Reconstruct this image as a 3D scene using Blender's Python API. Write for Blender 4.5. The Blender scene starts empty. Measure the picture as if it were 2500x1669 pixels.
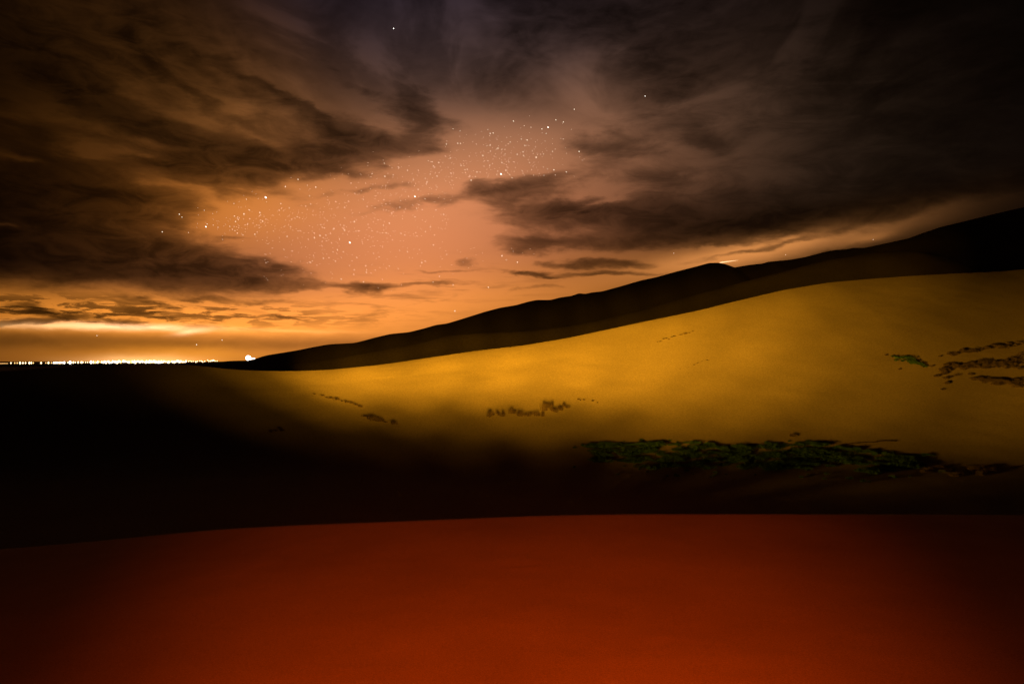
import bpy, bmesh, math, random
import numpy as np
from mathutils import Vector, Matrix

random.seed(11)
rng = np.random.default_rng(11)
scene = bpy.context.scene
col = scene.collection
R = math.radians

# ------------------------------------------------------------------ camera
EYE = 10.0                      # eye height above the desert plain, metres
F = 2500 * 24.0 / 36.0          # focal length in photograph pixels
HORIZON = 882.0
PITCH = math.atan((HORIZON - 834.5) / F)
cam_d = bpy.data.cameras.new('camera')
cam_d.lens = 24.0
cam_d.sensor_width = 36.0
cam_d.clip_start = 0.1
cam_d.clip_end = 200000.0
cam = bpy.data.objects.new('camera', cam_d)
col.objects.link(cam)
cam.location = (0, 0, EYE)
cam.rotation_euler = (R(90) + PITCH, 0, 0)
scene.camera = cam


def ray(px, py):
    u = (px - 1250.0) / F
    v = -(py - 834.5) / F
    c, s = math.cos(PITCH), math.sin(PITCH)
    return Vector((u, c - s * v, s + c * v))


def at(px, py, depth):
    d = ray(px, py)
    return Vector((0, 0, EYE)) + d * (depth / d.y)


def azel(px, py):
    d = ray(px, py).normalized()
    return math.degrees(math.atan2(d.x, d.y)), math.degrees(math.asin(d.z))


# ------------------------------------------------------------------ render / exposure
scene.render.engine = 'CYCLES'
scene.view_settings.view_transform = 'Standard'
scene.view_settings.look = 'None'
scene.view_settings.exposure = 0.0
scene.view_settings.gamma = 1.0
scene.view_settings.use_curve_mapping = False
scene.cycles.use_denoising = True
scene.cycles.adaptive_threshold = 0.02
scene.cycles.adaptive_min_samples = 8
scene.cycles.max_bounces = 3
scene.cycles.diffuse_bounces = 1
scene.cycles.sample_clamp_indirect = 4.0


# ------------------------------------------------------------------ small node language
class G:
    """wraps a socket or a number so that shader maths reads as maths"""
    tree = None

    def __init__(self, s):
        self.s = s

    @staticmethod
    def node(kind, **kw):
        n = G.tree.nodes.new(kind)
        for k, v in kw.items():
            setattr(n, k, v)
        return n

    @staticmethod
    def put(sock, v):
        if isinstance(v, G):
            G.tree.links.new(v.s, sock)
        elif v is not None:
            sock.default_value = v

    @staticmethod
    def m(op, *a, clamp=False):
        n = G.node('ShaderNodeMath', operation=op, use_clamp=clamp)
        for i, v in enumerate(a):
            G.put(n.inputs[i], v)
        return G(n.outputs[0])

    @staticmethod
    def vm(op, *a):
        n = G.node('ShaderNodeVectorMath', operation=op)
        for i, v in enumerate(a):
            G.put(n.inputs['Scale'] if (op == 'SCALE' and i == 1) else n.inputs[i], v)
        return G(n.outputs['Value'] if op in ('DOT_PRODUCT', 'LENGTH') else n.outputs[0])

    def __add__(self, o): return G.m('ADD', self, o)
    def __radd__(self, o): return G.m('ADD', o, self)
    def __sub__(self, o): return G.m('SUBTRACT', self, o)
    def __rsub__(self, o): return G.m('SUBTRACT', o, self)
    def __mul__(self, o): return G.m('MULTIPLY', self, o)
    def __rmul__(self, o): return G.m('MULTIPLY', o, self)
    def __truediv__(self, o): return G.m('DIVIDE', self, o)


def xyz(x, y, z=0.0):
    n = G.node('ShaderNodeCombineXYZ')
    for i, v in enumerate((x, y, z)):
        G.put(n.inputs[i], v)
    return G(n.outputs[0])


def split(v):
    n = G.node('ShaderNodeSeparateXYZ')
    G.put(n.inputs[0], v)
    return G(n.outputs[0]), G(n.outputs[1])


def noise(vec, scale, detail=4.0, rough=0.55, dist=0.0, color=False):
    n = G.node('ShaderNodeTexNoise')
    G.put(n.inputs['Vector'], vec)
    n.inputs['Scale'].default_value = scale
    n.inputs['Detail'].default_value = detail
    n.inputs['Roughness'].default_value = rough
    n.inputs['Distortion'].default_value = dist
    return G(n.outputs['Color' if color else 'Fac'])


def remap(v, a, b, c=0.0, d=1.0, smooth=True):
    n = G.node('ShaderNodeMapRange', interpolation_type='SMOOTHSTEP' if smooth else 'LINEAR')
    G.put(n.inputs[0], v)
    for i, q in enumerate((a, b, c, d)):
        n.inputs[i + 1].default_value = q
    return G(n.outputs[0])


def gauss(P, px, py, sx, sy, ang=0.0):
    """bell-shaped patch of sky, given where it stands (photo pixel), its half sizes and its tilt"""
    a, e = azel(px, py)
    ax, ex = azel(px + 10, py)
    ay, ey = azel(px, py + 10)
    kx = math.hypot(ax - a, ex - e) / 10
    ky = math.hypot(ay - a, ey - e) / 10
    n = G.node('ShaderNodeMapping', vector_type='TEXTURE')
    G.put(n.inputs['Vector'], P)
    n.inputs['Location'].default_value = (a, e, 0)
    n.inputs['Rotation'].default_value = (0, 0, -R(ang))
    n.inputs['Scale'].default_value = (sx * kx, sy * ky, 1e9)      # the third axis only carries a running total
    v = G(n.outputs[0])
    return G.m('POWER', math.exp(-1.0), G.vm('DOT_PRODUCT', v, v))


def tint(fac, rgb):
    return G.vm('SCALE', G.rgb(rgb), fac)


def _rgb(c):
    n = G.node('ShaderNodeCombineXYZ')
    for i in range(3):
        n.inputs[i].default_value = c[i]
    return G(n.outputs[0])


G.rgb = staticmethod(_rgb)

# ------------------------------------------------------------------ night sky
world = bpy.data.worlds.new('World')
scene.world = world
world.use_nodes = True
nt = world.node_tree
nt.nodes.clear()
G.tree = nt
tc = G.node('ShaderNodeTexCoord')
DIR = G(tc.outputs['Generated'])
sep = G.node('ShaderNodeSeparateXYZ')
nt.links.new(DIR.s, sep.inputs[0])
dx, dy, dz = (G(sep.outputs[i]) for i in range(3))
AZ = G.m('ARCTAN2', dx, dy) * (180 / math.pi)
EL = G.m('ARCSINE', dz) * (180 / math.pi)
P0 = xyz(AZ, EL)
# a flat cloud deck seen in perspective: its streaks run towards the horizon ahead
den = G.m('MAXIMUM', dz, 0.0) + 0.10
DECK = xyz(dx / den, dy / den)
w1 = noise(xyz(AZ * 0.07, EL * 0.17), 1.0, 3.0, 0.55, color=True)
w2 = noise(xyz(AZ * 0.25, EL * 0.65, 3.0), 1.0, 4.0, 0.6, color=True)
o1 = G.vm('MULTIPLY', G.vm('SUBTRACT', w1, (0.5, 0.5, 0.5)), (11.0, 4.0, 0.0))
o2 = G.vm('MULTIPLY', G.vm('SUBTRACT', w2, (0.5, 0.5, 0.5)), (4.0, 1.6, 0.0))
PW = G.vm('ADD', G.vm('ADD', P0, o1), o2)           # cloud shapes, ragged
PS = G.vm('ADD', P0, G.vm('SCALE', o2, 0.35))        # glow, nearly smooth

# light of the far town scattered by the air: (px, py, sx, sy, tilt, colour)
GLOW = [
    (990, 610, 470, 185, -10, (0.62, 0.200, 0.076)),
    (1120, 420, 400, 140, -14, (0.23, 0.092, 0.041)),
    (560, 510, 250, 105, -12, (0.36, 0.110, 0.006)),
    (860, 785, 700, 95, -7, (0.66, 0.215, 0.022)),
    (330, 765, 470, 48, 0, (0.66, 0.215, 0.022)),
    (340, 800, 500, 12, 0, (0.34, 0.13, 0.015)),
    (120, 797, 150, 7.0, 0.5, (0.50, 0.34, 0.18)), (330, 797, 170, 7.5, 0.5, (0.70, 0.54, 0.38)), (470, 809, 42, 6, -8, (0.6, 0.44, 0.28)), (680, 806, 160, 4, 1, (0.25, 0.13, 0.05)),
    (350, 884, 125, 14, 0, (0.95, 0.55, 0.24)),
    (440, 872, 210, 40, 0, (0.34, 0.125, 0.003)),
    (2120, 581, 55, 10, -8, (0.16, 0.06, 0.015)),
    (1840, 612, 270, 32, -9, (0.62, 0.235, 0.062)),
    (1230, 270, 480, 250, -6, (0.086, 0.045, 0.025)),
    (1150, 60, 480, 260, 0, (0.013, 0.011, 0.024)),
    (1640, 400, 520, 240, 0, (0.034, 0.019, 0.011)),
    (560, 250, 420, 190, 18, (0.155, 0.054, 0.009)),
    (180, 400, 380, 220, 0, (0.032, 0.010, 0.0006)),
]
base = G.rgb((0.0003, 0.0002, 0.0002))
sx_, sy_ = split(PS)
run = 0.0
for (px, py, sx, sy, ang, c) in GLOW:
    g = gauss(xyz(sx_, sy_, run), px, py, sx, sy, ang)
    base = G.vm('ADD', base, tint(g, c))
    run = g

# clouds: (px, py, sx, sy, tilt, optical depth)
DARK = [
    (60, 630, 410, 46, 0, 2.4), (420, 642, 190, 38, 10, 2.2), (560, 672, 130, 18, 4, 1.3),
    (40, 530, 320, 62, 6, 2.0), (300, 505, 110, 26, 8, 1.0), (60, 330, 260, 50, 18, 1.2), (390, 400, 220, 24, 16, 1.1),
    (480, 340, 260, 30, 22, 1.3), (690, 385, 150, 26, 2, 1.5), (560, 398, 110, 26, 4, 1.5),
    (880, 330, 80, 28, 10, 1.2), (1000, 262, 40, 50, -25, 0.8), (520, 150, 420, 40, 27, 0.8),
    (120, 90, 330, 110, 22, 0.8), (1100, 285, 50, 16, 0, 0.3), (230, 215, 150, 24, 25, 0.8),
    (1270, 458, 120, 18, -14, 1.3), (1330, 512, 140, 32, 0, 1.6), (1540, 520, 200, 36, 4, 1.5),
    (1880, 540, 420, 26, -3, 1.9), (1640, 450, 200, 40, 10, 0.6), (1480, 345, 80, 22, 5, 0.8), (1740, 330, 70, 30, 20, 0.5),
    (1340, 588, 110, 16, 0, 1.0), (1200, 472, 60, 16, 0, 0.7),
    (1450, 641, 85, 11, 2, 1.7), (1310, 672, 70, 6.5, 2, 1.5), (1480, 668, 105, 6.5, 3, 1.3),
    (905, 716, 62, 13, 8, 1.4), (800, 704, 120, 8, 2, 0.8), (1020, 708, 90, 9, -4, 0.6),
    (1010, 506, 110, 14, -6, 0.65), (1150, 640, 34, 13, 0, 0.7), (1110, 664, 85, 7, 0, 0.65),
    (570, 585, 40, 8, 0, 0.6), (890, 460, 110, 9, -4, 0.5), (1340, 708, 110, 7, -4, 0.7),
    (50, 577, 80, 8, 2, -1.6), (290, 612, 75, 9, 5, -1.3), (410, 662, 60, 6, 14, -1.3), (560, 660, 60, 6, 0, -0.8), (340, 372, 150, 14, 10, -0.9),
    (60, 362, 60, 10, 8, -0.8), (220, 360, 60, 12, 10, -0.6), (1310, 492, 90, 7, -14, -0.7), (1440, 488, 60, 9, -20, -0.6),
    (40, 737, 80, 9, 3, 1.5), (75, 768, 90, 8, -4, 1.6), (160, 756, 60, 8, 10, 1.2), (270, 737, 70, 7, 4, 1.3), (215, 772, 70, 7, 3, 1.3),
    (375, 742, 60, 9, 8, 1.2), (300, 722, 50, 6, 0, 0.9), (425, 762, 60, 6, 0, 1.0), (330, 788, 60, 5, 0, 1.0), (440, 779, 70, 6, 4, 0.9), (520, 725, 120, 6, 3, 0.7),
    (660, 728, 60, 5, 0, 0.5), (690, 762, 90, 5, 0, 0.9),
    (100, 430, 260, 40, 6, 1.0), (620, 345, 120, 26, 10, 0.9), (1600, 130, 160, 200, 0, 0.8),
    (1700, 598, 90, 8, -4, 0.7), (1905, 590, 110, 7, -8, 0.75), (1830, 612, 60, 5, -8, 0.6), (2060, 602, 60, 5, -10, 0.6),
    (470, 408, 130, 24, 2, 1.2), (650, 398, 170, 22, -4, 1.3), (830, 368, 140, 24, -10, 1.3), (920, 318, 100, 34, 8, 0.9), (1015, 262, 70, 40, 25, 0.7),
    (180, 470, 230, 36, 4, 1.2), (330, 540, 110, 26, 4, 1.1), (120, 190, 160, 34, 30, 0.8), (330, 110, 230, 26, 30, 0.7), (510, 232, 150, 16, 28, 0.7),
    (330, 290, 230, 30, 24, 1.0), (640, 160, 210, 22, 33, 0.6), (770, 270, 130, 20, 30, 0.8), (670, 312, 100, 18, 12, 0.7), (870, 200, 160, 22, 35, 0.5),
    (240, 222, 170, 16, 20, -1.1), (560, 275, 170, 12, 24, -0.6), (730, 222, 150, 12, 28, -0.5),
    (1750, 628, 90, 8, -5, 0.7), (1260, 60, 110, 170, 8, 0.5), (2200, 220, 380, 260, 0, 0.9), (2000, 480, 300, 60, 0, 0.5),
]
wx_, wy_ = split(PW)
dens = 0.0
for (px, py, sx, sy, ang, t) in DARK:
    g = gauss(xyz(wx_, wy_, dens), px, py, sx * 1.1, sy * 1.15, ang)
    dens = G.m('MULTIPLY_ADD', g, t, dens)
# the drifting streaks of the high deck
s1 = noise(G.vm('MULTIPLY', DECK, (1.35, 0.55, 1.0)), 1.0, 5.0, 0.5, 0.9)
s2 = noise(G.vm('MULTIPLY', DECK, (3.4, 1.7, 1.0)), 1.0, 5.0, 0.55, 0.8)
s3 = noise(xyz(AZ * 0.18, EL * 0.55, 7.0), 1.0, 6.0, 0.64, 0.5)
high = remap(EL - 0.12 * G.m('ABSOLUTE', AZ + 4.0) * -1.0, 19.0, 25.0)
body = remap(dens + (s3 - 0.5) * 1.7 * remap(dens, 0.05, 0.5), 0.22, 1.30)
tau = body * (1.45 + 1.5 * remap(dens, 0.9, 2.6))
tau = tau + high * (remap(s1, 0.43, 0.58) * 1.5 + remap(s2, 0.42, 0.60) * 0.9)
# broken low stratocumulus over the town
sc_n = noise(xyz(AZ * 0.36, EL * 2.2, 1.0), 1.0, 5.0, 0.6, 0.5)
sc_m = gauss(P0, 200, 757, 560, 27)
tau = tau + remap(sc_n, 0.485, 0.575) * sc_m * 2.6
sc_f = noise(xyz(AZ * 0.22, EL * 1.6, 4.0), 1.0, 4.0, 0.55, 0.4)
tau = tau + remap(sc_f, 0.48, 0.7) * gauss(P0, 900, 735, 420, 55, -8) * 0.6
tau = tau + gauss(PS, 300, 834, 900, 17) * 0.85
T = G.m('EXPONENT', tau * -1.0)
relief = remap(noise(xyz(AZ * 0.30, EL * 0.8, 2.0), 1.0, 6.0, 0.62, 0.8), 0.32, 0.68, 0.35, 2.0)
lit = G.vm('ADD', G.vm('SCALE', base, relief * 0.105), G.vm('SCALE', G.rgb((0.0014, 0.0006, 0.0002)), 1.0))
sky_c = G.vm('ADD', G.vm('SCALE', base, T), G.vm('SCALE', lit, 1.0 - T))
# clear night air above it all, the sun far below the horizon
st = G.node('ShaderNodeTexSky', sky_type='NISHITA', sun_disc=False)
st.sun_elevation = R(-5.0)
st.sun_rotation = R(-35.0)
sky_c = G.vm('ADD', sky_c, G.vm('SCALE', G(st.outputs[0]), T * 0.0015))
# the ground takes over below the horizon
below = remap(EL, -1.2, -0.1)
sky_c = G.vm('SCALE', sky_c, below)
bg = G.node('ShaderNodeBackground')
bg.inputs['Strength'].default_value = 1.0
nt.links.new(sky_c.s, bg.inputs['Color'])
wo = G.node('ShaderNodeOutputWorld')
nt.links.new(bg.outputs[0], wo.inputs[0])
world.cycles.sampling_method = 'MANUAL'
world.cycles.sample_map_resolution = 512


# ------------------------------------------------------------------ lamps: the hand torches that paint the dunes, and an added fill
def torch(name, loc, tgt, half_deg, power, rgb, blend=1.0, size=0.06):
    d = bpy.data.lights.new(name, 'SPOT')
    d.energy = power
    d.color = rgb
    d.spot_size = R(2 * half_deg)
    d.spot_blend = blend
    d.shadow_soft_size = size
    o = bpy.data.objects.new(name, d)
    col.objects.link(o)
    o.location = loc
    o.rotation_euler = (Vector(tgt) - Vector(loc)).to_track_quat('-Z', 'Y').to_euler()
    return o


AMBER = (1.0, 0.49, 0.022)
HOLLOW = (0.0, 34.0, EYE - 7.75)         # someone sweeps a torch along the slope from the hollow behind the near crest
SWEEP = [(-45.1, 21.5, 20, 0.1), (-36.1, 11.0, 12, 0.13), (-25.1, 18.7, 18, 4.79), (-23.1, 16.9, 14, 22.46), (-29.6, 17.6, 20, 0.22), (-16.4, 17.9, 18, 2.32),
         (-14.7, 16.7, 14, 16.49), (-21.5, 8.3, 12, 0.05), (-21.5, 16.3, 20, 0.05), (-6.0, 17.0, 18, 1.05), (-5.2, 16.5, 14, 10.56), (-8.3, 15.7, 20, 0.19),
         (5.5, 16.1, 18, 1.16), (4.6, 16.3, 14, 8.59), (7.8, 15.2, 20, 0.16), (17.1, 15.7, 18, 0.84), (14.3, 16.0, 14, 6.06), (24.0, 15.3, 20, 0.53),
         (28.2, 15.5, 18, 1.66), (23.4, 15.7, 14, 3.49), (38.1, 7.8, 12, 0.28), (38.1, 15.8, 20, 0.22), (38.8, 15.4, 18, 0.96), (31.5, 15.2, 14, 0.96),
         (49.9, 8.1, 12, 0.5), (49.9, 16.1, 20, 0.79), (48.3, 15.4, 18, 0.42), (59.0, 8.5, 12, 1.39), (58.9, 13.9, 14, 0.5), (64.0, 16.5, 20, 1.6)]      # azimuth, elevation, half angle, power
for az, el, half, k in SWEEP:
    aim = Vector((math.sin(R(az)) * math.cos(R(el)), math.cos(R(az)) * math.cos(R(el)), math.sin(R(el))))
    torch('torch_beam', HOLLOW, Vector(HOLLOW) + aim, half, k * 1.0e5, AMBER, 1.0, 0.25)
for i in range(16):  # added fill: narrow beams from beside the camera that lift the back dune
    px = 820 + 95 * i
    py = float(np.interp(px, [820, 1020, 1200, 1380, 1560, 1740, 1920, 2090, 2250], [884, 850, 828, 806, 772, 730, 682, 646, 640]))
    torch('back_dune_fill', (0.6, -0.5, EYE + 0.3), at(px, py, 170), 3.9, 1.05e5, AMBER)
for half, k in ((24.0, 1950), (41.0, 360)):
    torch('red_headlamp', (0.1, -2.4, EYE + 0.9), at(1270, 1325, 5.0), half, k, (1.0, 0.095, 0.0))


# ------------------------------------------------------------------ materials
def mat(name, rgb, rough=0.9, var=0.12, scale=3.0, bump=0.0, bump_scale=200.0, spec=0.1, trans=0.0):
    m = bpy.data.materials.new(name)
    m.use_nodes = True
    G.tree = m.node_tree
    b = m.node_tree.nodes['Principled BSDF']
    b.inputs['Roughness'].default_value = rough
    b.inputs['Specular IOR Level'].default_value = spec
    t = G.node('ShaderNodeTexCoord')
    V = G(t.outputs['Object'])
    n = noise(V, scale, 5.0, 0.6)
    k = remap(n, 0.25, 0.75, 1 - var, 1 + var, False)
    c = G.vm('SCALE', G.rgb(rgb), k)
    G.put(b.inputs['Base Color'], c)
    if bump:
        bp = G.node('ShaderNodeBump')
        bp.inputs['Strength'].default_value = bump
        bp.inputs['Distance'].default_value = 0.02
        h = noise(V, bump_scale, 3.0, 0.6)
        G.put(bp.inputs['Height'], h)
        m.node_tree.links.new(bp.outputs[0], b.inputs['Normal'])
    return m


def sand(name, rgb, ripple, grain_scale, patch_scale, depth):
    """dune sand: patches of coarser grain, wind ripples, grain relief"""
    m = bpy.data.materials.new(name)
    m.use_nodes = True
    G.tree = m.node_tree
    b = m.node_tree.nodes['Principled BSDF']
    b.inputs['Roughness'].default_value = 0.95
    b.inputs['Specular IOR Level'].default_value = 0.05
    t = G.node('ShaderNodeTexCoord')
    V = G(t.outputs['Object'])
    patch = remap(noise(V, patch_scale, 5.0, 0.6), 0.3, 0.7, 0.86, 1.10, False)
    grain = remap(noise(V, grain_scale, 2.0, 0.75), 0.25, 0.75, 0.74, 1.26, False)
    G.put(b.inputs['Base Color'], G.vm('SCALE', G.vm('SCALE', G.rgb(rgb), patch), grain))
    # wind ripples that come and go, drawn out along the contour
    rp = noise(G.vm('MULTIPLY', V, (0.22, 1.0, 0.3)), ripple, 3.0, 0.55, 0.6)
    fade = remap(noise(V, patch_scale * 1.7, 2.0, 0.5), 0.42, 0.62)
    hh = rp * fade + noise(V, grain_scale * 0.5, 3.0, 0.6) * 0.25
    bp = G.node('ShaderNodeBump')
    bp.inputs['Strength'].default_value = 0.30
    bp.inputs['Distance'].default_value = depth
    G.put(bp.inputs['Height'], hh)
    m.node_tree.links.new(bp.outputs[0], b.inputs['Normal'])
    return m


def glow(name, rgb, strength):
    m = bpy.data.materials.new(name)
    m.use_nodes = True
    n = m.node_tree
    n.nodes.clear()
    e = n.nodes.new('ShaderNodeEmission')
    e.inputs[0].default_value = (*rgb, 1)
    e.inputs[1].default_value = strength
    o = n.nodes.new('ShaderNodeOutputMaterial')
    n.links.new(e.outputs[0], o.inputs[0])
    m.cycles.emission_sampling = 'NONE'
    return m


M_FORE = sand('near_sand', (0.46, 0.34, 0.22), 7.0, 110.0, 0.8, 0.018)
M_MID = sand('dune_sand', (0.46, 0.34, 0.22), 1.6, 6.0, 0.07, 0.10)
M_FAR = sand('far_sand', (0.44, 0.33, 0.22), 0.3, 2.0, 0.03, 0.3)
M_PLAIN = mat('plain_earth', (0.16, 0.12, 0.08), 0.95, 0.3, 0.004)
M_SCRUB_G = mat('green_leaves', (0.055, 0.115, 0.014), 0.8, 0.45, 4.0)
M_SCRUB_B = mat('dry_leaves', (0.12, 0.080, 0.045), 0.9, 0.4, 4.0)
M_TWIG = mat('twigs', (0.05, 0.035, 0.022), 0.9, 0.3, 9.0)
M_GRASS = mat('dune_grass', (0.085, 0.055, 0.028), 0.9, 0.4, 6.0)
M_STEEL = mat('mast_steel', (0.25, 0.25, 0.25), 0.5, 0.1, 2.0, spec=0.4)
M_LAMP = glow('town_lamp_light', (1.0, 0.70, 0.36), 4.5)
M_LAMP_W = glow('white_lamp_light', (1.0, 0.88, 0.74), 5.0)
M_LAMP_O = glow('amber_lamp_light', (1.0, 0.52, 0.16), 2.5)
M_STAR = [glow('star_white', (1.0, 0.92, 0.82), 3.0), glow('star_cream', (1.0, 0.80, 0.58), 1.5), glow('star_faint', (1.0, 0.66, 0.46), 1.5)]
M_METEOR = glow('meteor_light', (1.0, 0.62, 0.30), 1.6)


# ------------------------------------------------------------------ helpers
def mesh_obj(name, verts, faces, mats, parent=None, smooth=False, idx=None, link=True):
    me = bpy.data.meshes.new(name)
    me.from_pydata([tuple(v) for v in verts], [], faces)
    for m in (mats if isinstance(mats, (list, tuple)) else [mats]):
        me.materials.append(m)
    if smooth:
        me.polygons.foreach_set('use_smooth', [True] * len(me.polygons))
    if idx is not None:
        me.polygons.foreach_set('material_index', idx)
    me.update()
    if not link:
        return me
    o = bpy.data.objects.new(name, me)
    col.objects.link(o)
    o.parent = parent
    return o


def link_mesh(name, me, parent=None):
    o = bpy.data.objects.new(name, me)
    col.objects.link(o)
    o.parent = parent
    return o


def tag(o, label, cat, group=None):
    o['label'] = label
    o['category'] = cat
    if group:
        o['group'] = group
    return o


def empty(name, loc, rz=0.0):
    o = bpy.data.objects.new(name, None)
    col.objects.link(o)
    o.location = loc
    o.rotation_euler = (0, 0, rz)
    return o


def smooth1(v, k):
    if k < 1:
        return v
    ker = np.exp(-np.linspace(-2, 2, 2 * k + 1) ** 2)
    ker /= ker.sum()
    return np.convolve(np.pad(v, k, mode='edge'), ker, 'valid')


def vnoise(x, y, seed):
    """cheap smooth 2-D undulation, sum of a few waves"""
    r = np.random.default_rng(seed)
    out = 0
    for i in range(7):
        a, ph = r.uniform(0, 2 * math.pi), r.uniform(0, 6.28)
        k = 2 ** r.uniform(-0.5, 1.3)
        out = out + np.sin((x * math.cos(a) + y * math.sin(a)) * k + ph) / k
    return out / 3.0


class Crest:
    """a dune crest in plan and height: Y and Z as functions of X"""

    def __init__(self, pts, depth, ext, k=3):
        P = [at(px, py, depth(px)) for px, py in pts]
        X = np.array([p.x for p in P])
        xs = np.linspace(X[0], X[-1], 900)
        ys = np.interp(xs, X, [p.y for p in P])
        zs = np.interp(xs, X, [p.z for p in P])
        self.x = xs
        self.y = smooth1(ys, 12)
        self.z = smooth1(zs, k)
        self.ext = ext

    def __call__(self, X):
        return np.interp(X, self.x, self.y), np.interp(X, self.x, self.z)


def heightfield(name, X, rowsY, zf, material):
    """rowsY(X) gives the row positions of each column"""
    YY = np.stack([rowsY(i) for i in range(len(X))], 1)          # rows x cols
    XX = np.broadcast_to(X, YY.shape)
    ZZ = zf(XX, YY)
    nr, nc = YY.shape
    verts = np.stack([XX, YY, ZZ], -1).reshape(-1, 3)
    i = np.arange(nr - 1)[:, None] * nc + np.arange(nc - 1)[None, :]
    faces = np.stack([i, i + 1, i + nc + 1, i + nc], -1).reshape(-1, 4)
    me = bpy.data.meshes.new(name)
    me.vertices.add(len(verts))
    me.vertices.foreach_set('co', verts.astype(np.float32).ravel())
    me.loops.add(faces.size)
    me.loops.foreach_set('vertex_index', faces.astype(np.int32).ravel())
    me.polygons.add(len(faces))
    me.polygons.foreach_set('loop_start', np.arange(0, faces.size, 4, dtype=np.int32))
    me.polygons.foreach_set('loop_total', np.full(len(faces), 4, dtype=np.int32))
    me.polygons.foreach_set('use_smooth', np.ones(len(faces), dtype=bool))
    me.materials.append(material)
    me.update(calc_edges=True)
    me.validate()
    o = bpy.data.objects.new(name, me)
    col.objects.link(o)
    o['kind'] = 'structure'
    return o


def smin(a, b, k):
    h = np.clip(0.5 + 0.5 * (b - a) / k, 0, 1)
    return b * (1 - h) + a * h - k * h * (1 - h)


def smax(a, b, k):
    return -smin(-a, -b, k)


# ------------------------------------------------------------------ ground: the plain
S = 90000.0
xs = [-S, -9000, -3000, -800, -150, 150, 800, 3000, 9000, S]
ys = [-3000, -300, 0, 150, 400, 1000, 2000, 4000, 12000, S]
pv = [(x, y, -0.02 * (1 if y < 300 else 0)) for y in ys for x in xs]
pf = [(j * 10 + i, j * 10 + i + 1, (j + 1) * 10 + i + 1, (j + 1) * 10 + i) for j in range(9) for i in range(9)]
plain = mesh_obj('desert_plain', pv, pf, M_PLAIN)
plain['kind'] = 'structure'

# ------------------------------------------------------------------ near dune (camera stands on it)
FORE = [(-900, 1400), (-300, 1366), (0, 1343), (204, 1326), (358, 1311), (511, 1297), (715, 1285), (920, 1277),
        (1200, 1268), (1300, 1265), (1504, 1261), (1709, 1258.5), (1913, 1258), (2168, 1260), (2500, 1263),
        (2800, 1270), (3400, 1290)]
cf = Crest(FORE, lambda px: 7.5, None, 10)


def z_fore(X, Y):
    yc, zc = cf(X)
    s = Y - yc
    zfront = zc + 0.018 * np.minimum(-s, 9.0)
    sb = np.maximum(s, 0)
    zb = zc - 0.65 * sb * sb / (sb + 1.0)
    z = np.where(s < 0, zfront, zb)
    z = z + 0.012 * vnoise(X * 0.9, Y * 0.9, 3)
    return smax(z, 0.35 + 0 * z, 0.8)


Xf = np.linspace(-16, 16, 260)
rf = np.concatenate([np.linspace(-9, 5.5, 90), np.linspace(5.6, 10, 90), np.linspace(10.3, 34, 50)])
heightfield('near_dune', Xf, lambda i: rf, z_fore, M_FORE)

# ------------------------------------------------------------------ middle dune (torch-lit)
MID = [(-700, 935), (-200, 918), (0, 906), (150, 896), (306, 890), (400, 889), (460, 890), (510, 895), (555, 900.5),
       (610, 904), (670, 905.5), (740, 905), (800, 902.5), (900, 893), (958, 886), (1064, 870), (1170, 855), (1277, 843),
       (1384, 825), (1490, 802.5), (1596, 780), (1703, 758), (1809, 732), (1916, 707), (2022, 689.5), (2129, 680),
       (2235, 672.5), (2341, 667), (2448, 662), (2500, 657), (2800, 640), (3300, 640)]


def depth_mid(px):
    return float(np.interp(px, [-700, 0, 670, 1300, 2000, 2500, 3300], [66, 76, 88, 98, 113, 122, 130]))


cm = Crest(MID, depth_mid, None, 8)
TOE_X = np.array([-120, -60, -20, 0, 30, 70, 140.])
TOE_Y = np.array([50, 50, 53, 55, 57, 58, 58.])
FLOOR = 1.0


def z_mid(X, Y):
    yc, zc = cm(X)
    toe = np.interp(X, TOE_X, TOE_Y)
    L = yc - toe
    u = np.clip((yc - Y) / L, 0, 1.0)
    sm = u * u * (3 - 2 * u)
    f = 0.45 * sm + 0.55 * (1 - (1 - u) ** 1.7)
    z = zc - (zc - FLOOR) * f
    w = np.clip(u * 5, 0, 1) * np.clip((1 - u) * 4 + 0.25, 0, 1)
    z = z + w * (0.14 * vnoise(X * 0.09, Y * 0.10, 5) + 0.015 * vnoise(X * 0.7, Y * 0.9, 6))
    sb = np.maximum(Y - yc, 0)
    z = z - 0.58 * sb * (sb / (sb + 0.5))
    return np.maximum(z, 0.05 + 0 * z)


Xm = np.linspace(-120, 150, 640)


def rows_mid(i):
    yc, _ = cm(Xm[i])
    return np.concatenate([np.linspace(15, 48, 26)[:-1], np.linspace(48, float(yc) - 1.2, 190)[:-1],
                           float(yc) + np.linspace(-1.2, 1.2, 25)[:-1], float(yc) + np.linspace(1.2, 42, 24)])


heightfield('middle_dune', Xm, rows_mid, z_mid, M_MID)


def on_mid(px, py):
    """where a sight line meets the face of the middle dune"""
    d = ray(px, py)
    Y = np.arange(40, 135, 0.1)
    Z = EYE + d.z / d.y * Y
    X = d.x / d.y * Y
    hit = np.nonzero(z_mid(X, Y) >= Z)[0]
    k = hit[0] if len(hit) else 250
    return Vector((X[k], Y[k], float(z_mid(X[k], Y[k]))))


# ------------------------------------------------------------------ dune behind, and the high ridge
BACK = [(430, 905), (520, 900), (600, 896), (700, 889), (800, 876), (915, 857), (980, 845), (1045, 832), (1090, 820), (1126, 815),
        (1202, 812), (1298, 807.5), (1380, 797), (1451, 784), (1600, 747), (1715, 714), (1810, 689), (1906, 664.5),
        (2021, 634), (2136, 616), (2213, 611), (2270, 618), (2366, 653), (2480, 690), (2700, 730)]


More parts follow.
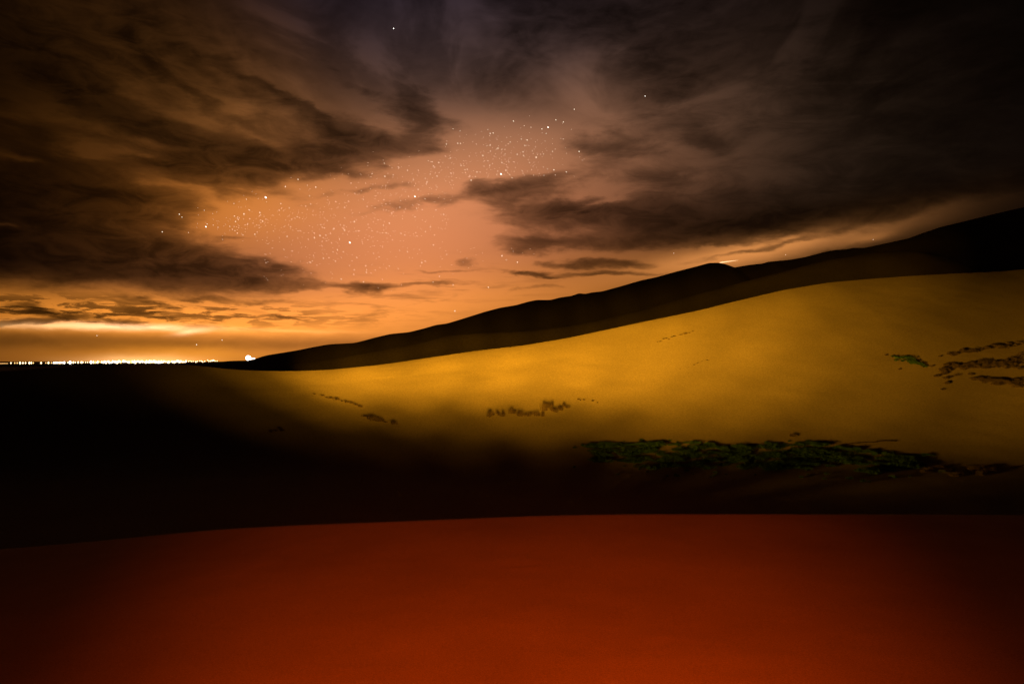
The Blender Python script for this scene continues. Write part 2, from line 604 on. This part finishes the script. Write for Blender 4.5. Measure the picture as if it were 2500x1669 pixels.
def depth_back(px):
    return float(np.interp(px, [430, 1000, 1600, 2200, 2700], [135, 165, 195, 225, 240]))


cb = Crest(BACK, depth_back, None, 14)


def z_back(X, Y):
    yc, zc = cb(X)
    s = yc - Y
    front = 0.44 * s * (np.maximum(s, 0) + 1.5) / (np.maximum(s, 0) + 4.0)
    z = zc - np.where(s > 0, front, 0) + np.clip(s / 8, 0, 1) * 0.7 * vnoise(X * 0.06, Y * 0.07, 8)
    sb = np.maximum(-s, 0)
    z = z - 0.6 * sb * sb / (sb + 1.2)
    return np.maximum(z, -1.0)


Xb = np.linspace(cb.x[0], cb.x[-1], 420)


def rows_back(i):
    yc = float(cb(Xb[i])[0])
    return yc + np.concatenate([np.linspace(-110, -3, 90)[:-1], np.linspace(-3, 3, 21)[:-1], np.linspace(3, 90, 30)])


heightfield('back_dune', Xb, rows_back, z_back, M_FAR)

RIDGE = [(380, 897), (440, 892), (479, 888), (536, 882.6), (575, 880), (600, 880), (618, 878), (632, 873), (651, 867), (728, 854.6), (770, 846), (805, 840),
         (865, 837), (890, 831), (915, 824), (953, 815), (999, 810.5), (1037, 801), (1064, 793), (1091, 789.5), (1126, 779),
         (1183, 761), (1221, 751), (1260, 744.6), (1290, 736), (1310, 732), (1344, 732), (1367, 726), (1398, 721.6),
         (1409, 717), (1415, 715.5), (1428, 717.5), (1443, 714), (1470, 711), (1509, 700.5), (1566, 684), (1604, 676), (1650, 663), (1703, 649.5),
         (1730, 642), (1753, 641.5), (1769, 644.5), (1791, 653), (1830, 646.5), (1860, 643.5), (1876, 639), (1929, 634),
         (1968, 627), (2014, 615), (2040, 610), (2065, 609), (2083, 605), (2111, 605), (2167, 593), (2217, 582), (2251, 569.5),
         (2297, 554), (2347, 542), (2424, 523), (2500, 505.5), (2700, 470), (3100, 430)]


def depth_ridge(px):
    return float(np.interp(px, [380, 600, 900, 1400, 2000, 2500, 3100], [170, 195, 235, 290, 350, 395, 430]))


cr = Crest(RIDGE, depth_ridge, None, 2)


def z_ridge(X, Y):
    yc, zc = cr(X)
    s = yc - Y
    sf = np.maximum(s, 0)
    front = 0.52 * sf * (sf + 2.0) / (sf + 9.0)
    # a secondary spur half-way down the face catches a little of the light
    spur = 4.5 * np.exp(-((s - 55 - 10 * np.sin(X * 0.03)) / 20) ** 2) * np.clip((zc - 5) / 30, 0, 1)
    z = zc - front + spur + np.clip(s / 15, 0, 1) * 1.3 * vnoise(X * 0.035, Y * 0.04, 12)
    sb = np.maximum(-s, 0)
    z = z - 0.55 * sb * sb / (sb + 2.0)
    return np.maximum(z, -1.5)


Xr = np.linspace(cr.x[0], cr.x[-1], 760)


def rows_ridge(i):
    yc = float(cr(Xr[i])[0])
    return yc + np.concatenate([np.linspace(-190, -4, 80)[:-1], np.linspace(-4, 4, 21)[:-1], np.linspace(4, 150, 30)])


heightfield('high_ridge', Xr, rows_ridge, z_ridge, M_FAR)


# ------------------------------------------------------------------ plants
def leaf_cloud(n, rx, ry, rz, leaf, seed, flat=0.25):
    r = np.random.default_rng(seed)
    v, f = [], []
    lobes = [(r.uniform(-0.6, 0.6) * rx, r.uniform(-0.6, 0.6) * ry, r.uniform(0.35, 0.75) * rz, r.uniform(0.35, 0.6)) for _ in range(7)]
    for i in range(n):
        lx, ly, lz, lr = lobes[i % 7]
        d = r.normal(size=3)
        d /= np.linalg.norm(d)
        q = r.uniform(0.55, 1.0)
        c = np.array([lx + d[0] * q * lr * rx, ly + d[1] * q * lr * ry, max(0.03, lz + d[2] * q * lr * rz)])
        a = r.normal(size=3); a /= np.linalg.norm(a)
        b = np.cross(a, r.normal(size=3)); b /= np.linalg.norm(b)
        L = leaf * r.uniform(0.6, 1.3)
        k = len(v)
        v += [c - a * L, c + b * L * 0.45, c + a * L, c - b * L * 0.45]
        f.append((k, k + 1, k + 2, k + 3))
    return v, f


def stems(n, rx, ry, rz, seed, r0=0.02):
    r = np.random.default_rng(seed)
    v, f = [], []
    for i in range(n):
        a = r.uniform(0, 6.28)
        q = r.uniform(0.2, 0.75)
        tip = np.array([math.cos(a) * rx * q, math.sin(a) * ry * q, rz * r.uniform(0.55, 0.95)])
        mid = tip * np.array([0.35, 0.35, 0.5])
        prev = None
        for p, w in ((np.array([0, 0, -0.08]), r0), (mid, r0 * 0.7), (tip, r0 * 0.25)):
            k = len(v)
            for j in range(3):
                t = j * 2.094
                v.append(p + np.array([math.cos(t) * w, math.sin(t) * w, 0]))
            if prev is not None:
                for j in range(3):
                    f.append((prev + j, prev + (j + 1) % 3, k + (j + 1) % 3, k + j))
            prev = k
    return v, f


def blades(n, rx, ry, h, seed, w=0.012):
    r = np.random.default_rng(seed)
    v, f = [], []
    for i in range(n):
        x, y = r.normal() * rx * 0.45, r.normal() * ry * 0.45
        a = r.uniform(0, 6.28)
        lean = r.uniform(0.15, 0.75) * h
        hh = h * r.uniform(0.5, 1.15)
        dxx, dyy = math.cos(a), math.sin(a)
        k = len(v)
        s = np.array([-dyy, dxx, 0]) * w
        for t, ww in ((0, 1.0), (0.55, 0.8)):
            c = np.array([x + dxx * lean * t * t, y + dyy * lean * t * t, -0.03 + hh * t])
            v += [c - s * ww, c + s * ww]
        v.append(np.array([x + dxx * lean, y + dyy * lean, hh]))
        f += [(k, k + 1, k + 3, k + 2), (k + 2, k + 3, k + 4)]
    return v, f


def bush_meshes(tagname, m_leaf, n, seed, rx=0.5, ry=0.45, rz=0.42, leaf=0.045):
    out = []
    for q in range(4):
        v, f = leaf_cloud(n, rx, ry, rz, leaf, seed + q)
        a = mesh_obj(tagname + '_foliage', v, f, m_leaf, link=False)
        v, f = stems(9, rx, ry, rz, seed + 50 + q)
        b = mesh_obj(tagname + '_stem', v, f, M_TWIG, link=False)
        out.append((a, b))
    return out


GREEN = bush_meshes('green', M_SCRUB_G, 520, 100)
DRY = bush_meshes('dry', M_SCRUB_B, 460, 200, 0.5, 0.45, 0.36, 0.05)
TUFT = [mesh_obj('tuft', *blades(70, 0.30, 0.2, 0.42, 300 + q, 0.016), M_GRASS, link=False) for q in range(4)]


def bush(name, kinds, px, py, size, label, cat, group=None, hk=1.0, wide=1.0):
    p = on_mid(px, py)
    o = empty(name, p - Vector((0, 0, 0.03)), random.uniform(0, 6.28))
    a, b = random.choice(kinds)
    link_mesh('foliage', a, o)
    link_mesh('stem', b, o)
    o.scale = (size * wide, size * wide, size * hk)
    return tag(o, label, cat, group)


def tuft(px, py, size, label, group=None, wide=1.0, hk=1.0):
    p = on_mid(px + random.uniform(-1.5, 1.5), py + random.uniform(-1.2, 1.2))
    o = link_mesh('grass_tuft', random.choice(TUFT))
    o.location = p - Vector((0, 0, 0.02))
    o.rotation_euler = (0, 0, random.uniform(-0.5, 0.5) + random.choice((0, math.pi)))
    q = size * random.uniform(0.7, 1.25)
    o.scale = (q * wide * random.uniform(0.8, 1.2), q, q * hk * random.uniform(0.6, 1.3))
    return tag(o, label, 'grass tuft', group)


# the slanting dashed row on the lit left end of the dune
for i, (px, py, s, w) in enumerate([(768, 962, 0.5, 1.6), (786, 967, 0.6, 1.8), (797, 970, 0.7, 1.6), (810, 973, 0.7, 1.7), (822, 976.5, 0.9, 1.3),
                                    (826, 977, 0.8, 1.0), (837, 980, 0.7, 0.8), (848, 983, 0.9, 1.1), (861, 986, 0.7, 1.7), (871, 989, 0.75, 1.8),
                                    (880, 992.5, 0.6, 1.5)]):
    tuft(px, py, s, 'low dry grass tuft in the slanting dashed row at left of the lit slope', 'slanting row of tufts', w, 0.75)
for i, (px, py, s) in enumerate([(893, 1018, 0.7), (903, 1022, 0.9), (911, 1023, 1.0), (918, 1028, 1.15), (927, 1030, 1.0), (934, 1029, 0.9), (942, 1030, 0.7)]):
    tuft(px, py, s, 'dark dry grass tuft in the short ragged clump below the dashed row', 'short ragged clump of tufts', 1.2)
tuft(964, 1036, 0.8, 'single grass tuft just right of the short ragged clump')
for (px, py) in ((662, 1054), (676, 1052), (690, 1051)):
    tuft(px, py, 0.7, 'faint grass tuft in the dim patch at far left of the lit slope', 'faint left tufts')
# the broken horizontal row in the middle
for i, (px, py, s) in enumerate([(1194, 1018, 1.1), (1199, 1016, 0.9), (1205, 1014, 0.8), (1213, 1010, 0.8), (1218, 1013, 0.7), (1228, 1016, 1.0), (1230, 1011, 0.7),
                                 (1248, 1008, 0.9), (1256, 1010, 0.9), (1266, 1014, 1.0), (1272, 1016, 1.2), (1284, 1014, 0.8), (1290, 1016, 0.9), (1299, 1011, 0.8),
                                 (1308, 1015, 0.8), (1315, 1016, 0.8), (1325, 1016, 0.9)]):
    tuft(px, py, s, 'dark dry grass tuft in the broken level row at mid slope', 'level row of tufts', 1.0, 1.3)
for i, (px, py, s) in enumerate([(1328, 1001, 1.0), (1334, 996, 0.9), (1343, 996, 0.8), (1347, 1001, 1.1), (1352, 1004, 1.2), (1357, 1006, 1.0), (1366, 998, 0.9), (1368, 1003, 0.8)]):
    tuft(px, py, s, 'dark grass tuft in the tight cluster up right of the level row', 'tight cluster of tufts', 1.0, 1.4)
tuft(1376, 993, 0.8, 'left one of two lone tufts right of the tight cluster')
tuft(1386, 996, 0.8, 'right one of two lone tufts right of the tight cluster')
for (px, py) in ((1412, 976), (1416, 978), (1426, 975), (1446, 979), (1458, 983)):
    tuft(px, py, 0.55, 'tiny grass tuft in the faint scatter high right of the level row', 'faint scatter of tufts')
# the thin slanting row high on the slope
for i in range(13):
    t = i / 12
    if i == 7:
        continue
    tuft(1606 + 84 * t, 834 - 24 * t + 2 * math.sin(i * 2), 0.5, 'thin grass tuft in the slanting row high under the crest', 'slanting row under the crest', 1.7, 0.6)
# faint footprint trail right of the brightest sand, put in as small tufts
for i, (px, py) in enumerate([(1662, 901), (1680, 896), (1694, 890), (1704, 886), (1714, 883), (1727, 880)]):
    tuft(px, py, 0.35, 'barely visible tuft standing for a footprint in the faint dotted trail', 'faint dotted trail', 1.2, 0.7)

# the green patch on the right slope
for (px, py, s) in [(2178, 872, 0.7), (2186, 874, 0.8), (2196, 876, 0.9), (2206, 876, 1.0), (2216, 876, 1.1), (2224, 880, 1.2), (2215, 884, 1.0),
                    (2232, 886, 1.1), (2240, 890, 1.0), (2248, 893, 1.0), (2254, 897, 0.9), (2202, 883, 0.8), (2225, 889, 1.0), (2190, 881, 0.7)]:
    bush('green_bush', GREEN, px, py, s * 0.95, 'leafy green bush in the small green patch on the right slope', 'bush', 'small green patch', 0.8, 1.1)
bush('dry_bush', DRY, 2162, 868, 0.55, 'tiny dry bush at the upper left tip of the green patch', 'bush', None, 0.8)
bush('dry_bush', DRY, 2196, 902, 0.5, 'tiny dry bush just below the green patch', 'bush', None, 0.8)

# the three dark bands of dry scrub at the right edge
L1 = 'dry dark bush in the uppermost scrub band at the right edge'
for i in range(34):
    t = i / 33
    bush('dry_bush', DRY, 2318 + 200 * t + random.uniform(-3, 3), float(np.interp(t, [0, 0.12, 0.35, 0.7, 1], [870, 862, 854, 846, 834])) + random.uniform(-4.5, 4.5),
         random.uniform(0.45, 1.15) * (0.75 if t < 0.1 else 1), L1, 'bush', 'upper scrub band', 1.0, 1.25)
L2 = 'dry bush in the broad middle scrub band at right edge'
for i in range(74):
    t = (i / 73) ** 0.85
    c = float(np.interp(t, [0, 0.3, 0.6, 1], [897, 895, 893, 882]))
    h = float(np.interp(t, [0, 0.3, 0.6, 1], [9, 8, 11, 22]))
    bush('dry_bush', DRY, 2304 + 214 * t + random.uniform(-3, 3), c + random.triangular(-h * 1.3, h * 1.3), random.uniform(0.55, 1.3), L2 + (', thin left half' if t < 0.5 else ', thick right half'), 'bush', 'middle scrub band, ' + ('left' if t < 0.5 else 'right'), 1.0, 1.2)
for (px, py, s) in [(2298, 905, 1.1), (2304, 910, 1.1), (2302, 915, 0.9), (2309, 903, 1.0)]:
    bush('dry_bush', DRY, px, py, s, 'dry bush in the knot hanging below the left end of the middle band', 'bush', 'knot below middle band')
L3 = 'dry dark bush in the lowest scrub band at the right edge'
for i in range(44):
    t = i / 43
    c = float(np.interp(t, [0, 0.4, 0.7, 1], [927, 934, 938, 940]))
    h = float(np.interp(t, [0, 0.4, 0.7, 1], [3, 6, 8, 9]))
    bush('dry_bush', DRY, 2382 + 136 * t + random.uniform(-3, 3), c + random.triangular(-h * 1.4, h * 1.4), random.uniform(0.5, 1.25), L3, 'bush', 'lowest scrub band', 0.9, 1.2)
lone = [(2284, 920, 0.9, 'lone dry bush left of the hanging knot'), (2307, 926, 0.9, 'upper of two lone bushes under the hanging knot'),
        (2309, 937, 0.9, 'lower of two lone bushes under the hanging knot'), (2335, 917, 0.7, 'small lone bush under the middle band'),
        (2320, 921, 0.6, 'smallest lone bush right of the upper one under the knot'), (2352, 903, 0.9, 'dry bush dropping just under the middle scrub band'),
        (2372, 916, 0.8, 'lone dry bush between the middle and lowest scrub bands'), (2300, 952, 0.6, 'lowest faint bush far under the hanging knot'),
        (2273, 896, 0.6, 'small dry bush midway between green patch and scrub bands'), (2297, 871, 0.6, 'small dry bush at the left tip of the uppermost band')]
for px, py, s, lab in lone:
    bush('dry_bush', DRY, px, py, s, lab, 'bush', None, 0.9)

# the belt of green scrub at the foot of the lit slope
TOPX = [1382, 1469, 1566, 1658, 1719, 1760, 1852, 1923, 2000, 2056, 2143, 2225]
TOPY = [1099, 1081, 1080, 1078, 1080, 1090, 1088, 1081, 1080, 1090, 1103, 1116]
BOTY = [1106, 1126, 1138, 1138, 1138, 1139, 1140, 1140, 1140, 1142, 1154, 1130]


def belt_label(px, edge):
    third = 'left third' if px < 1700 else ('middle third' if px < 1960 else 'right third')
    if edge:
        return 'green bush on the ragged upper edge of the scrub belt, ' + third, 'scrub belt upper edge, ' + third
    return 'low dark green bush inside the scrub belt at the dune foot, ' + third, 'scrub belt body, ' + third


n_belt = 0
for i in range(64):                                     # the ragged upper edge
    px = 1430 + (2222 - 1430) * (i + random.uniform(-0.4, 0.4)) / 63
    bush('green_bush', GREEN, px, np.interp(px, TOPX, TOPY) + random.uniform(3, 9), random.uniform(0.45, 1.15), belt_label(px, True)[0], 'bush', belt_label(px, True)[1], 0.75, 1.3)
for i in range(205):                                    # the body of the belt
    px = random.uniform(1450, 2222)
    a, b = np.interp(px, TOPX, TOPY), np.interp(px, TOPX, BOTY)
    bush('green_bush', GREEN, px, a + 6 + (b - a) * random.random(), random.uniform(0.8, 1.65), belt_label(px, False)[0], 'bush', belt_label(px, False)[1], 0.52, 1.7)
for i in range(46):                                     # stragglers round the belt
    px = random.uniform(1390, 2300)
    a, b = np.interp(px, TOPX, TOPY), np.interp(px, TOPX, BOTY)
    up = random.random() < 0.35
    py = a + random.uniform(-4, 3) if up else b + random.uniform(2, 34)
    bush('green_bush', GREEN, px, py, random.uniform(0.25, 0.6), 'tiny straggling bush just ' + ('above' if up else 'below') + ' the green scrub belt', 'bush', 'stragglers ' + ('above' if up else 'below') + ' the belt', 0.8, 1.2)
bush('dry_bush', DRY, 1936, 1066, 0.75, 'lone dark bush standing just above the scrub belt', 'bush', None, 1.1)
for (px, w) in ((2250, 0.8), (2262, 1.0), (2274, 0.8)):
    bush('green_bush', GREEN, px, 1113, w * 0.7, 'bush in the small round clump right of the scrub belt', 'bush', 'small round clump', 0.8, 1.3)
for i in range(9):
    bush('dry_bush', DRY, 2078 + 12.5 * i, 1082 - 0.7 * i, 0.4 if i < 6 else 0.6, 'low dry bush in the thin line above the right end of the belt', 'bush', 'thin line above belt', 0.6, 1.6)
for i in range(26):
    px = random.uniform(2230, 2420)
    bush('dry_bush', DRY, px, np.interp(px, [2230, 2330, 2420], [1140, 1156, 1146]) + random.uniform(-12, 12), random.uniform(0.5, 0.9),
         'dark dry bush scattered in the dim hollow right of the scrub belt', 'bush', 'dim scattered bushes', 0.7, 1.4)

# ------------------------------------------------------------------ the far town: high-mast lamps
def mast_meshes():
    v, f = [], []
    for z, r in ((0, 0.35), (1.0, 0.16)):
        for j in range(8):
            v.append((math.cos(j * 0.7854) * r, math.sin(j * 0.7854) * r, z))
    for j in range(8):
        f.append((j, (j + 1) % 8, 8 + (j + 1) % 8, 8 + j))
    f.append(tuple(range(8, 16)))
    mast = mesh_obj('mast', v, f, M_STEEL, link=False)
    lamps = []
    for m in (M_LAMP, M_LAMP_W, M_LAMP_O):
        v, f = [], []
        # lantern: a faceted bowl under a short crown
        prof = [(0.12, 1.0), (0.55, 0.72), (1.0, 0.15), (0.92, -0.25), (0.5, -0.75), (0.1, -1.0)]
        for (r, z) in prof:
            for j in range(10):
                v.append((math.cos(j * 0.6283) * r, math.sin(j * 0.6283) * r, z))
        for k in range(len(prof) - 1):
            for j in range(10):
                f.append((k * 10 + j, k * 10 + (j + 1) % 10, (k + 1) * 10 + (j + 1) % 10, (k + 1) * 10 + j))
        f += [tuple(range(10)), tuple(range(50, 60))[::-1]]
        lamps.append(mesh_obj('lantern', v, f, m, link=False))
    return mast, lamps


MAST, LANTERN = mast_meshes()


def town_depth(px):
    return 1750 + 1.7 * px


def town_y(px):
    return float(np.interp(px, [0, 130, 171, 267, 330, 452, 522], [886.0, 885.5, 884.6, 883.4, 883, 882.2, 880.5]))


def town_lamp(px, r_px, tall, kind, label, group, dyp=0.0):
    """r_px: half width of the lantern in photo pixels"""
    D = town_depth(px)
    c = at(px, town_y(px) + dyp, D)
    r = r_px * 0.78 * D / F
    o = empty('town_lamp', (c.x, c.y, 0))
    m = link_mesh('mast', MAST, o)
    m.scale = (1, 1, max(0.5, c.z - r * tall * 0.9))
    l = link_mesh('lantern', LANTERN[kind], o)
    l.location = (0, 0, max(c.z, r))
    l.scale = (r, r, r * tall)
    return tag(o, label, 'lamp', group)


ORD = ['first', 'second', 'third', 'fourth', 'fifth', 'sixth', 'seventh', 'eighth', 'ninth', 'tenth', 'eleventh', 'twelfth', 'thirteenth']
loners = [(26.7, 1.5, 1.7), (36, 1.4, 1.8), (42, 1.3, 2.0), (49, 2.5, 1.5), (56, 1.8, 1.6), (62.3, 1.6, 1.8), (71.8, 2.6, 1.4), (76.6, 1.7, 2.0), (81.5, 1.4, 1.7),
          (100.5, 2.2, 1.4), (112, 1.3, 1.4), (118.3, 2.3, 1.5), (125.5, 1.3, 1.8)]
for i, (x, r, t) in enumerate(loners):
    town_lamp(x, r, t, 2 if r < 1.5 else 0, ORD[i] + ' separate town lamp from the left edge of the horizon', 'separate town lamps')
for x in np.arange(131, 160, 2.9):
    town_lamp(x, random.uniform(1.6, 2.3), random.uniform(1.2, 1.9), random.choice((0, 1)), 'white lamp in the tight row right of the separate town lamps', 'tight row of town lamps')
town_lamp(171, 4.0, 1.15, 1, 'largest bluish white town lamp on the left horizon', 'separate town lamps')
for x, r, t in ((165, 1.5, 1.0), (179, 2.2, 1.6), (184, 1.7, 1.3), (191, 2.1, 1.6), (198.5, 2.4, 1.4), (202, 1.7, 1.6), (209, 1.5, 1.3), (214, 1.4, 1.4)):
    town_lamp(x, r, t, 0, 'medium white lamp between the largest lamp and the pointed lamp', 'lamps right of the largest one')
town_lamp(222, 3.2, 1.5, 1, 'pointed bright lamp at the left start of the dense lit band', 'separate town lamps')
x = 228.0
while x < 456:
    r = random.uniform(1.1, 2.1) if x < 250 else random.uniform(1.4, 2.2)
    town_lamp(x, r, random.uniform(1.1, 2.4), random.choice((0, 0, 1, 1, 2)), 'small lamp in the dense glowing band of town lights, ' + ('left half' if x < 342 else 'right half'), 'dense band of town lights, ' + ('left' if x < 342 else 'right'), random.uniform(-1.6, 1.6))
    x += random.uniform(1.7, 2.9)
for x, r, d in ((460, 1.3, 0), (464, 1.2, -1), (468, 1.4, 0.5), (472, 1.3, 0), (478, 2.0, 1.6), (482, 1.5, 0), (488, 1.4, -0.5), (492, 1.7, 0), (495, 1.6, 2), (500, 1.5, 0.5), (507, 1.3, -2)):
    town_lamp(x, r, 1.1, 0, 'small lamp in the thinning right end of the town lights', 'right end of town lights', d)
for x, r, d in ((510, 1.6, 0.6), (514, 1.8, 0.2), (518, 2.1, -0.6), (521.5, 2.2, -1.2), (525, 1.4, 0.4), (530, 1.3, 0.5)):
    town_lamp(x, r, 1.0, 0, 'lamp in the last bright cluster before the dark dune', 'last cluster of town lights', d)
# thin lit line of a road at the far left
for x in np.arange(-8, 20, 2.4):
    town_lamp(x, 1.3, 0.55, 2, 'low amber road lamp in the thin line at the left edge', 'road lamps at the left edge', 1.0)

# dark scrub on the plain in front of the town
v, f = [], []
ico = bmesh.new()
bmesh.ops.create_icosphere(ico, subdivisions=1, radius=1.0)
iv = [tuple(q.co) for q in ico.verts]
fi = [tuple(q.index for q in p.verts) for p in ico.faces]
ico.free()
for i in range(260):
    px = random.uniform(-60, 520)
    D = town_depth(px) * random.uniform(0.72, 0.95)
    c = at(px, 884, D)
    r = random.uniform(1.2, 3.0)
    k = len(v)
    for q in iv:
        jj = random.uniform(0.75, 1.2)
        v.append((c.x + q[0] * r * 1.6 * jj, c.y + q[1] * r * jj, r * 0.5 + q[2] * r * 0.8 * jj))
    f += [tuple(k + j for j in p) for p in fi]
sc_o = mesh_obj('far_scrub', v, f, M_SCRUB_B)
sc_o['kind'] = 'stuff'
tag(sc_o, 'dark far scrub on the plain below the town lights', 'scrub')

# ------------------------------------------------------------------ the bright work light behind the first dune crest
D = 201.0
c = at(606, 873.5, D)
wl = empty('work_light', (c.x, c.y, float(max(0.0, z_ridge(np.array(c.x), np.array(c.y))))))
hz = c.z - wl.location.z
bm = bmesh.new()
bmesh.ops.create_icosphere(bm, subdivisions=3, radius=0.74)
for q in bm.verts:
    q.co.z *= 0.92
    a = math.atan2(q.co.y, q.co.x)
    q.co *= 1.0 + 0.01 * math.cos(10 * a)
me = bpy.data.meshes.new('balloon')
bm.to_mesh(me); bm.free()
M_WORK = glow('work_light_glow', (1.0, 0.93, 0.84), 9.0)
M_WORK.cycles.emission_sampling = 'AUTO'
me.materials.append(M_WORK)
bl = link_mesh('balloon', me, wl)
bl.location = (0, 0, hz)
ms = link_mesh('mast', MAST, wl)
ms.scale = (0.25, 0.25, max(0.3, hz))
for k in range(3):
    a = k * 2.094
    vv, ff = [], []
    for (rr, zz) in ((0.05, 0.55), (0.9, 0.0)):
        for (ox, oz) in ((-0.03, -0.03), (0.03, -0.03), (0.03, 0.03), (-0.03, 0.03)):
            vv.append((math.cos(a) * rr - math.sin(a) * ox, math.sin(a) * rr + math.cos(a) * ox, zz + oz))
    ff = [(0, 1, 5, 4), (1, 2, 6, 5), (2, 3, 7, 6), (3, 0, 4, 7), (0, 3, 2, 1), (4, 5, 6, 7)]
    mesh_obj('leg', vv, ff, M_STEEL, wl)
vv = [(x_, y_, z_) for x_ in (0.5, 2.0) for y_ in (-0.12, 0.12) for z_ in ((-0.28, 0.30) if x_ < 1 else (0.0, 0.22))]
ff = [(0, 1, 3, 2), (4, 6, 7, 5), (0, 4, 5, 1), (2, 3, 7, 6), (0, 2, 6, 4), (1, 5, 7, 3)]
lb = mesh_obj('glint_wedge', vv, ff, M_LAMP_W, wl)  # the glint beside the lamp, put in as a glowing wedge
lb.location = (0, -0.1, hz - 0.25)
tag(wl, 'dazzling white work light on the first low dune crest', 'work light')

# ------------------------------------------------------------------ stars in the gap between the clouds
octa_v = [(1, 0, 0), (-1, 0, 0), (0, 1, 0), (0, -1, 0), (0, 0, 1), (0, 0, -1)]
STAR_ME = [mesh_obj('star', iv, fi, m, link=False) for m in M_STAR]
SD = 60000.0


def star(px, py, r, kind, label, group='stars in the cloud gap'):
    d = ray(px, py)
    o = link_mesh('star', STAR_ME[kind])
    o.location = Vector((0, 0, EYE)) + d * (SD / d.y)
    rr = r * 0.74 * SD / F
    # stars are a touch longer than wide, tilted with the turning sky
    o.scale = (rr * 0.85, rr, rr * 1.25)
    o.rotation_euler = (0, R(-35), 0)
    return tag(o, label, 'star', group)


named = [(648.6, 482, 2.9, 'brightest star, at the left end of the clear gap'), (854, 592, 2.6, 'bright bluish star low in the left half of the gap'),
         (1223, 425, 2.5, 'bright star at the right, just above the dark cloud'), (1013, 480, 2.4, 'bright star at the centre of the clear gap'),
         (502.7, 553.6, 2.0, 'bright star near the left cloud edge, lowest on that side'), (961, 70, 1.7, 'lone star high at the top of the sky'),
         (1575, 235, 1.2, 'lone faint star in the high clouds at right'), (1338, 311, 2.0, 'bright star at the upper right tip of the gap')]
for px, py, r, lab in named:
    star(px, py, r, 0, lab)
mids = [(609, 512.6), (595, 522), (686, 497), (938.7, 430.6), (1072, 397), (1125, 404), (1196.5, 355), (1215.6, 362), (1282, 355.5), (942.5, 568.5), (1322, 315),
        (1288, 342), (1090, 352), (1124, 350.5), (1117, 350), (1413, 370), (1030, 641), (872, 628.5), (834, 681), (887, 688), (1106, 695), (1191.5, 701), (1111.5, 759),
        (894, 665), (576, 541), (634, 519), (642, 540), (697, 456), (438, 523), (396, 566), (770, 457), (728, 438), (842, 562), (866, 541), (950, 545), (1276, 371),
        (1262, 377), (1278, 380), (1226, 397), (1310, 384), (1251, 434), (1235, 416), (1042, 445), (1066, 430), (1150, 440), (1179, 380), (1165, 420), (1196, 326), (1203, 325),
        (1357, 293), (1375, 298), (1403, 267), (1253, 296), (1350, 370), (1382, 420), (1352, 415), (816, 558), (768, 580), (824, 610), (782, 575), (700, 577), (622, 572),
        (236, 819), (542, 830), (480, 841), (1264, 640), (1225, 625)]
for px, py in mids:
    star(px + random.uniform(-1, 1), py, random.uniform(1.35, 1.8), 1, 'small white star clearly visible in the clear orange gap')
for px, py, lab in ((1645, 618, 'faint lone star left of the hump on the dark ridge'), (1918, 622, 'faint lone star close above the ridge right of the meteor'),
                    (2132, 585, 'faint lone star low at right, almost touching the dark ridge')):
    star(px, py, 1.1, 2, lab)
fields = [(1000, 470, 330, 75, -14, 0.45), (880, 590, 330, 75, -4, 0.30), (1230, 385, 120, 55, -14, 0.15), (620, 540, 130, 45, -5, 0.10)]


def field_point():
    q = random.random()
    acc = 0
    for (fx, fy, sx, sy, an, w) in fields:
        acc += w
        if q <= acc:
            break
    a, b = random.gauss(0, 0.62) * sx, random.gauss(0, 0.62) * sy
    c, s = math.cos(R(an)), math.sin(R(an))
    return fx + a * c - b * s, fy + a * s + b * c


def clear(px, py):
    if py < 400 - (px - 700) * 0.20 and px < 1050:
        return False
    if px > 1090 and 435 < py < 600 and px - 1090 > abs(py - 520) * 0.4:
        return False
    if px < 400 or (px < 640 and py > 590):
        return False
    return 280 < py < 780 and px < 1430


cnt = 0
while cnt < 215:
    px, py = field_point()
    if clear(px, py):
        star(px, py, random.uniform(0.95, 1.35), 2 if random.random() < 0.45 else 1, 'faint pinprick star in the clear orange gap')
        cnt += 1
v, f = [], []
cnt = 0
while cnt < 900:
    px, py = field_point()
    if clear(px, py):
        d = ray(px, py)
        c = Vector((0, 0, EYE)) + d * (SD * 1.02 / d.y)
        rr = random.uniform(0.4, 0.75) * SD / F
        k = len(v)
        v += [(c.x + q[0] * rr, c.y + q[1] * rr, c.z + q[2] * rr) for q in octa_v]
        f += [(k + a, k + b, k + cc) for a, b, cc in ((0, 2, 4), (2, 1, 4), (1, 3, 4), (3, 0, 4), (2, 0, 5), (1, 2, 5), (3, 1, 5), (0, 3, 5))]
        cnt += 1
so = mesh_obj('faint_stars', v, f, M_STAR[2])
so['kind'] = 'stuff'
tag(so, 'dust of the faintest stars across the clear gap', 'stars')

# the meteor low over the ridge
a, b = at(1757, 641, 40000), at(1803, 635, 40000)
mt = empty('meteor', a)
ax = b - a
n = ax.normalized()
side = Vector((0, 0, 1)).cross(n).normalized()
up = n.cross(side)
vv, ff = [], []
prof = [(0.0, 0.6), (0.12, 1.5), (0.4, 1.1), (0.75, 0.6), (1.0, 0.1)]
for t, w in prof:
    for j in range(6):
        q = ax * t + (side * math.cos(j * 1.047) + up * math.sin(j * 1.047)) * (w * 40000 / F)
        vv.append(tuple(q))
for k in range(len(prof) - 1):
    for j in range(6):
        ff.append((k * 6 + j, k * 6 + (j + 1) % 6, k * 6 + 6 + (j + 1) % 6, k * 6 + 6 + j))
ff += [tuple(range(6))[::-1], tuple(range(24, 30))]
mesh_obj('streak', vv, ff, M_METEOR, mt)
tag(mt, 'short bright meteor streak just above the dark ridge', 'meteor')
